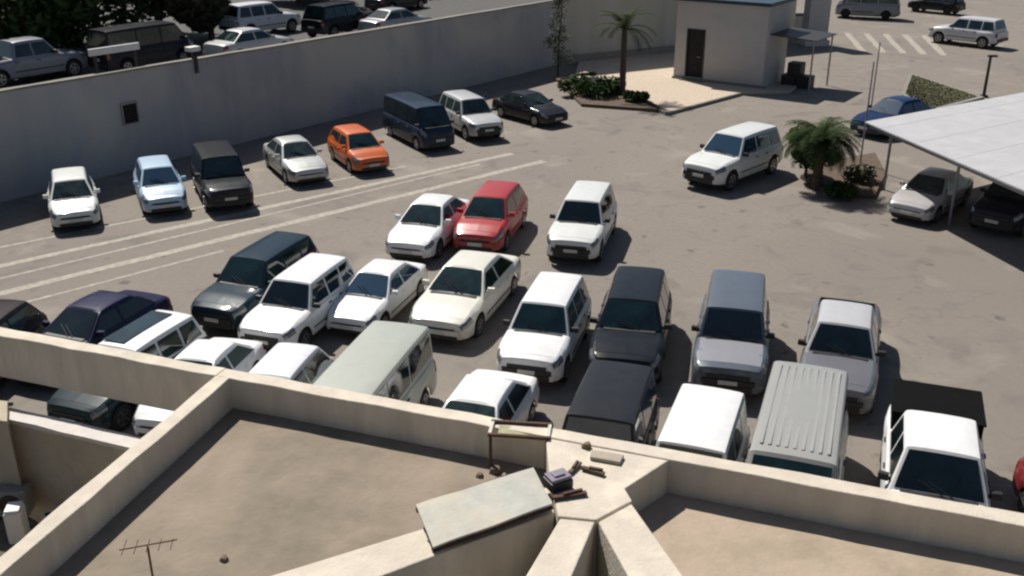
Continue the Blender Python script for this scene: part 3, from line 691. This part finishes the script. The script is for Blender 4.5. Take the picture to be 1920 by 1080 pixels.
# ------------------------------------------------------------------ hut, platform, pillar
H0 = G(1262, 150); H1 = G(1428, 170)
hd = (H1 - H0).normalized(); hb = Vector((-hd.y, hd.x, 0)); hz = math.atan2(hd.y, hd.x); HW = (H1 - H0).length; HD = 3.4
ht = 4.65
hut = thing('guard_hut', 'small pale guard hut with dark doorway and teal roof edge', 'hut', H0, hz)
dx = HW * .13; dw = HW * .21
w_ = MB().box((dx / 2, .08, ht / 2), (dx, .16, ht)).box((dx + dw + (HW - dx - dw) / 2, .08, ht / 2), (HW - dx - dw, .16, ht)).box((dx + dw / 2, .08, (3.05 + ht) / 2), (dw, .16, ht - 3.05)).box((dx + dw / 2, .08, .15), (dw, .16, .3))
w_.box((.08, HD / 2 + .08, ht / 2), (.16, HD - .162, ht)).box((HW - .08, HD / 2 + .08, ht / 2), (.16, HD - .162, ht)).box((HW / 2, HD, ht / 2), (HW - .33, .16, ht))
obj('wall', w_, M['hut'], hut)
obj('roof', MB().box((HW / 2, HD / 2, ht + .10), (HW + .4, HD + .4, .2)), M['hutroof'], hut, bevel=.02)
obj('door', MB().box((dx + dw / 2, .10, 1.67), (dw - .02, .05, 2.72)), M['void'], hut)
obj('door_frame', MB().box((dx + .04, .0, 1.67), (.08, .06, 2.72)).box((dx + dw - .04, 0, 1.67), (.08, .06, 2.72)).box((dx + dw / 2, 0, 3.06), (dw, .06, .06)), M['darkmetal'], hut)
obj('door_handle', MB().tube((dx + dw - .3, .0, 1.5), (dx + dw - .3, .07, 1.5), .03).box((dx + dw - .36, -.01, 1.5), (.18, .03, .03)), M['steel'], hut)
obj('step', MB().box((dx + dw / 2, -.22, .1), (dw + .3, .42, .2)), M['kerb'], hut)
obj('plinth', MB().box((HW / 2 + .1, -.05, .13), (HW + .3, .09, .26)), M['kerb'], hut)
obj('added_shade_roof', MB().box((HW + 1.35, 2.2, 3.0), (2.66, 3.4, .06), ry=.06), M['darkmetal'], hut)  # added lean-to, put in to give the dark shadow area beside the hut
for y_ in (.5, 3.6): obj('added_shade_post', MB().tube((HW + 2.55, y_, 0), (HW + 2.55, y_, 2.9), .05), M['steel'], hut)  # posts of the added lean-to
t = thing('stand_in_boxes', 'dark stacked crates added in place of an unidentified dark mass right of the hut', 'boxes', H0 + hd * (HW + 1.3) + hb * 2.2, hz)  # made-up dark boxes, stand-in for a dark mass of unknown kind
for a_, b_, c_ in ((-.5, 0, .35), (.4, .1, .35), (-.2, .05, 1.06)): obj('stand_in_box', MB().box((a_, b_, c_), (.8, .8, .68)), M['trim'], t, bevel=.02)
plat = [G(*p)[:2] for p in ((1085, 118), (1262, 100), (1300, 150), (1500, 160), (1480, 176), (1388, 178), (1250, 214), (1198, 190), (1070, 176))]
obj('pavement', MB().prism([tuple(p) for p in plat], 0, .13), M['pave'], kind='structure', bevel=.02)
kb = [G(*p) for p in ((1388, 179), (1250, 216), (1196, 192))]
for a, b in zip(kb, kb[1:]):
    L = (b - a).length; n_ = max(1, int(L / .9)); d_ = (b - a).normalized()
    for i in range(n_): c_ = a + d_ * (i + .5) * L / n_; obj('kerb_stone', MB().box((0, 0, .08), (L / n_ - .03, .16, .16), rz=math.atan2(d_.y, d_.x)), M['kerb'], kind='structure', loc=(c_.x, c_.y, 0))
p = G(1525, 84); t = thing('gate_pillar', 'pale square gate pillar right of the hut', 'pillar', p, .1)
obj('shaft', MB().box((0, 0, 2.6), (1.5, 1.2, 5.2)), M['hut'], t, bevel=.02); obj('base', MB().box((0, 0, .2), (1.8, 1.5, .4)), M['whitecap'], t, bevel=.02)
p = G(1484, 70); t = thing('utility_cabinet', 'dark utility cabinet between the hut and the gate pillar', 'cabinet', p, .1)
obj('cabinet_body', MB().box((0, 0, .9), (1.4, .6, 1.7)), M['darkmetal'], t, bevel=.03); obj('cabinet_top', MB().box((0, 0, 1.79), (1.5, .7, .08)), M['steel'], t); obj('cabinet_door', MB().box((0, -.31, .9), (1.2, .03, 1.4)), M['steel'], t)

# ------------------------------------------------------------------ canopy
CZ = 2.75
cq = [G(1632, 229, CZ), G(1990, 160, CZ), G(2250, 400, CZ), G(2240, 488, CZ)]
cq = [G(1622, 228, CZ), G(1925, 172, CZ), G(2280, 280, CZ), G(1960, 374, CZ)]
can = thing('parking_canopy', 'pale grey flat canopy roof over parked cars on the right', 'canopy', cq[0])
loc0 = cq[0].copy(); nb = 9
for i in range(nb):
    a0 = cq[0].lerp(cq[3], i / nb); a1 = cq[0].lerp(cq[3], (i + 1) / nb - .0008); b0 = cq[1].lerp(cq[2], i / nb); b1 = cq[1].lerp(cq[2], (i + 1) / nb - .0008)
    poly = [tuple((p_ - loc0)[:2]) for p_ in (a0, a1, b1, b0)]
    z_ = -.004 * (i % 2)
    obj('roof_panel', MB().prism(poly, -.05 + z_, z_), M['canopy'], can)
for a, b in ((0, 3), (3, 2), (1, 2), (0, 1)):
    m_ = MB(); p0 = cq[a] - loc0; p1 = cq[b] - loc0; d_ = (p1 - p0).normalized(); cen = ((cq[0] + cq[1] + cq[2] + cq[3]) / 4) - loc0
    off = (cen - (p0 + p1) / 2).normalized() * .15
    obj('fascia_beam', MB().box(((p0 + p1) / 2 + off) + Vector((0, 0, -.13)), ((p1 - p0).length - .5, .08, .14), rz=math.atan2(d_.y, d_.x)), M['steel'], can)
for u, vv in ((.05, .12), (.05, .9), (.48, .12), (.48, .9), (.95, .12), (.95, .9)):
    p_ = cq[0].lerp(cq[3], u).lerp(cq[1].lerp(cq[2], u), vv) - loc0
    obj('post', MB().tube((p_.x, p_.y, -CZ), (p_.x, p_.y, -.055), .055, n=10), M['steel'], can, smooth=40)

# ------------------------------------------------------------------ plants
def leaves(mb, c, r, n, s, flat=.6, seed=1):
    rd = random.Random(seed)
    for _ in range(n):
        while True:
            p = Vector((rd.uniform(-1, 1), rd.uniform(-1, 1), rd.uniform(-1, 1)))
            if .15 < p.length < 1: break
        q = Vector((c[0] + p.x * r[0], c[1] + p.y * r[1], c[2] + p.z * r[2]))
        a = Vector((rd.gauss(0, 1), rd.gauss(0, 1), rd.gauss(0, flat))).normalized(); b = a.cross(Vector((rd.gauss(0, 1), rd.gauss(0, 1), rd.gauss(0, 1)))).normalized()
        k = s * rd.uniform(.6, 1.3)
        mb.add([q - a * k, q + b * k * .45, q + a * k, q - b * k * .45], [(0, 1, 2, 3)])
def limb(mb, p0, p1, r0, r1, k=4, wob=.12, seed=0):
    rd = random.Random(seed); p0 = Vector(p0); p1 = Vector(p1); prev = p0
    for i in range(1, k + 1):
        q = p0.lerp(p1, i / k) + Vector((rd.uniform(-wob, wob), rd.uniform(-wob, wob), 0)) * (0 if i == k else 1)
        mb.tube(prev, q, r0 + (r1 - r0) * (i - 1) / k, r0 + (r1 - r0) * i / k, n=7); prev = q
def tree(name, label, p, h, cr, n=2600, leaf=.22, m=None, seed=1, group=None, cat='tree', low=.35):
    rd = random.Random(seed); t = thing(name, label, cat, p, rd.uniform(0, 6), group)
    tr = MB(); limb(tr, (0, 0, -.05), (rd.uniform(-.3, .3), rd.uniform(-.3, .3), h * .55), h * .035, h * .02, seed=seed)
    cs = []
    for i in range(9):
        a = i * 2.4 + rd.random(); rr = cr * rd.uniform(.25, .75); z = h * rd.uniform(low, .88)
        e = Vector((math.cos(a) * rr, math.sin(a) * rr, z)); cs.append(e); limb(tr, (0, 0, h * .3 + .1 * i * h * .03), e, h * .014, h * .005, seed=seed + i)
    obj('trunk', tr, M['bark'], t, smooth=50)
    fo = MB()
    for i, e in enumerate(cs): r_ = cr * rd.uniform(.35, .6); leaves(fo, e, (r_, r_, r_ * .75), n // 9, leaf, seed=seed * 31 + i)
    obj('crown', fo, m or M['leaf'], t, fix=False); return t
def palm_tree(name, label, p, h, nf, fl, seed, tilt=.4, trunk_r=.2, m=None):
    rd = random.Random(seed); t = thing(name, label, 'palm', p)
    tr = MB(); k = max(4, int(h / .22)); prev = None
    for i in range(k):
        z0 = h * i / k; z1 = h * (i + 1) / k; tr.tube((0, 0, z0 - .02), (0, 0, z1), trunk_r * (1.05 - .25 * i / k), trunk_r * (1.2 - .25 * i / k), n=9)
    obj('trunk', tr, M['bark'], t, smooth=20)
    for f in range(nf):
        a = f * 2.399 + rd.uniform(-.2, .2); up = rd.uniform(.1, 1.15) if f > 3 else 1.2; mb = MB(); d = Vector((math.cos(a), math.sin(a), 0)); sd = Vector((-d.y, d.x, 0))
        pts = []; q = Vector((0, 0, h)); ang = up; st = fl / 9
        for i in range(10):
            pts.append(q.copy()); q = q + (d * math.cos(ang) + Vector((0, 0, math.sin(ang)))) * st; ang -= tilt * rd.uniform(.35, .65)
        for i in range(9): mb.tube(pts[i], pts[i + 1], .022 * (1 - i / 12), .02 * (1 - i / 10), n=4)
        for i in range(1, 30):
            u = i / 30 * 9; j = min(8, int(u)); q = pts[j].lerp(pts[j + 1], u - j); l = fl * .26 * math.sin(math.pi * (.12 + .86 * i / 30)) ** .7
            fw = (pts[j + 1] - pts[j]).normalized()
            for s_ in (1, -1):
                e = q + (sd * s_ * .85 + fw * .55 + Vector((0, 0, -.22 + rd.uniform(-.12, .12)))).normalized() * l
                mb.add([q - fw * .02, q + fw * .025, e + fw * .004, e], [(0, 1, 2, 3)])
        obj('frond', mb, m or M['palm'], t, fix=False)
    return t
palm_tree('palm_tree', 'slim palm standing in the planted bed left of the hut', G(1166, 183), 3.7, 15, 2.0, 5, tilt=.34, trunk_r=.17)
# planted bed at the palm
bp = [G(*p)[:2] for p in ((1040, 150), (1100, 140), (1190, 180), (1250, 212), (1200, 208), (1090, 200))]
obj('planting_bed', MB().prism([tuple(x) for x in bp], 0, .16), M['soil'], kind='structure')
def shrub(name, label, p, r, h, n, leaf, m, seed, group=None):
    rd = random.Random(seed); t = thing(name, label, 'shrub', p, 0, group); st = MB(); fo = MB()
    for i in range(6):
        a = i * 1.05 + rd.random(); e = Vector((math.cos(a) * r * .55, math.sin(a) * r * .55, h * rd.uniform(.5, .8))); limb(st, (0, 0, 0), e, .025, .01, 3, .04, seed + i)
        leaves(fo, e, (r * .5, r * .5, h * .38), n // 6, leaf, seed=seed * 7 + i)
    obj('stems', st, M['bark'], t); obj('foliage', fo, m, t, fix=False); return t
for i, (px, py, r_, h_, lb) in enumerate(((1080, 180, 1.0, .9, 'low green shrub nearest the black sedan'), (1120, 186, 1.0, .9, 'dark green shrub left of the palm trunk'), (1148, 178, .8, 1.0, 'bushy shrub right behind the palm trunk'), (1192, 194, .7, .6, 'small shrub right of the palm trunk'), (1095, 160, .8, .7, 'shrub at the foot of the pale wall behind the bed'))):
    shrub('bed_shrub', lb, G(px, py), r_, h_, 700, .13, M['leaf'], 40 + i, 'shrubs in the palm bed')
# pale stone in the bed
t = tag(obj('bed_stone', MB().box((0, 0, .35), (1.1, .5, .5), rz=.2), M['whitecap'], bevel=.06, loc=G(1100, 162)), 'pale stone block among the shrubs in the palm bed', 'stone')
# climbers on the walls
for i, (px, b_, hh, lb) in enumerate(((1060, 1, 4.0, 'dusty olive tree in the corner of the two walls'),)):
    p = G(1046, 142); rd = random.Random(60 + i); hh = 6.0; t = thing('slender_tree', lb, 'tree', p)
    tr = MB(); limb(tr, (0, 0, -.05), (.15, .1, hh * .9), .07, .02, 6, .08, 60 + i); fo = MB()
    for q in range(26):
        z = hh * rd.uniform(.18, .98); a = rd.uniform(0, 6.28); rr = (1.1 - .7 * z / hh) * rd.uniform(.2, 1) * (.8 + .3 * i); e = Vector((math.cos(a) * rr, math.sin(a) * rr, z))
        limb(tr, (0, 0, z * .85), e, .02, .006, 3, .04, q); leaves(fo, e, (rd.uniform(.25, .5), rd.uniform(.25, .5), rd.uniform(.25, .6)), 70, .075, seed=q + 100 * i)
    obj('trunk', tr, M['bark'], t, smooth=50); obj('crown', fo, M['olivel'], t, fix=False)
# leafy bush with palm fronds near the canopy
bedp = [G(*p)[:2] for p in ((1500, 335), (1540, 310), (1640, 292), (1660, 330), (1640, 372), (1560, 372))]
obj('planting_bed', MB().prism([tuple(x) for x in bedp], 0, .15), M['soil'], kind='structure')
palm_tree('bushy_palm', 'bushy dark palm in the soil bed near the canopy corner', G(1530, 354), 1.95, 64, 1.8, 9, tilt=.40, trunk_r=.18, m=M['leaf'])
tree('leafy_tree', 'small dark leafy tree behind the bushy palm', G(1512, 338), 2.2, .95, 5200, .09, M['leaf'], 77, low=.4)
shrub('bed_shrub', 'brown-green shrub at the canopy end of the bed', G(1610, 345), .7, .7, 500, .12, M['olivel'], 81, 'shrubs in the canopy bed')
shrub('bed_shrub', 'dark shrub at the front of the bed below the bushy palm', G(1575, 372), .6, .5, 500, .12, M['leaf'], 82, 'shrubs in the canopy bed')
# median island
ip = [G(*p) for p in ((1705, 140), (1845, 186), (1740, 214), (1690, 180))]
obj('traffic_island', MB().prism([tuple(p[:2]) for p in ip], 0, .12), M['kerb'], kind='structure')
cc = sum(ip, Vector()) / 4; ip2 = [cc.lerp(p, .86) for p in ip]
obj('island_grass', MB().prism([tuple(p[:2]) for p in ip2], .1, .15), M['grass'], kind='structure')
gm = MB(); rd = random.Random(3)
for _ in range(7000):
    a, b = rd.random(), rd.random(); p = ip2[0].lerp(ip2[1], a).lerp(ip2[3].lerp(ip2[2], a), b); h_ = rd.uniform(.015, .05); q = Vector((rd.uniform(-.05, .05), rd.uniform(-.05, .05), h_)); e = Vector((rd.uniform(-.05, .05), rd.uniform(-.05, .05), 0))
    p.z = .15; gm.add([p - e, p + e, p + q], [(0, 1, 2)])
g_ = obj('grass', gm, M['grass'], fix=False, kind='stuff'); tag(g_, 'dry green grass tufts on the traffic island', 'grass')
# posts
def post(name, label, px, py, h, r_, head=True, m='darkmetal'):
    t = thing(name, label, 'post', G(px, py)); obj('base', MB().tube((0, 0, 0), (0, 0, .12), r_ * 3, r_ * 2.2, 12), M[m], t); obj('pole', MB().tube((0, 0, .1), (0, 0, h), r_, r_ * .8, 10), M[m], t)
    if head: obj('lamp_head', MB().box((.1, 0, h + .05), (.5, .22, .12)), M[m], t, bevel=.03)
post('lamp_post', 'dark lamp post at the tip of the traffic island', 1844, 182, 2.2, .09)
post('sign_post', 'thin pale post between the leafy tree and the canopy', 1612, 312, 4.4, .04, False, 'steel')
post('sign_post', 'thin pale post behind the blue car', 1632, 212, 3.6, .04, False, 'steel')
# things on top of the long wall
p = on_wall(365, WZ) + n_out * .16
t = thing('wall_lamp', 'small white lamp on a short stem on top of the grey wall', 'lamp', p, rz)
obj('stem', MB().tube((0, 0, 0), (0, 0, .35), .05), M['darkmetal'], t); obj('lamp_head', MB().box((0, -.1, .42), (.55, .42, .2)), M['white'], t, bevel=.04)
obj('bracket', MB().box((0, -.22, -.25), (.14, .1, .7)), M['darkmetal'], t)
p = on_wall(243, WZ) + n_out * .9; p.z = STZ
t = thing('street_barrier', 'low white road barrier behind the wall top at the left', 'barrier', p, rz)
obj('rail', MB().box((0, 0, 1.42), (2.3, .12, .28)), M['white'], t, bevel=.02)
for x in (-.9, .9): obj('leg', MB().box((x, 0, .66), (.1, .1, 1.3)), M['darkmetal'], t)
# trees beyond the street
tp = [(-60, 11, 7, 4), (90, 10.5, 6.5, 4), (190, 10, 7, 4), (300, 11, 7, 4), (396, 8.0, 5, 1.9), (560, 17, 6, 3.5), (690, 17, 6, 3.5), (850, 14, 5, 3)]
lb = ['dark leafy tree at the top left corner', 'dark tree right of the corner tree', 'dark tree behind the black van, left side', 'dark tree behind the black van, right side', 'narrow olive green tree between the black van and the white suv', 'dark tree behind the white suv', 'dark tree behind the black suv', 'dark tree at the top edge right of the black sedan']
for i, (px, py, h_, r_) in enumerate(tp):
    tree('street_tree', lb[i], on_wall(px, STZ, py), h_, r_, 7000, .26, M['leafs'] if i != 4 else M['olivel'], 90 + i, 'trees beyond the upper street', low=.18)
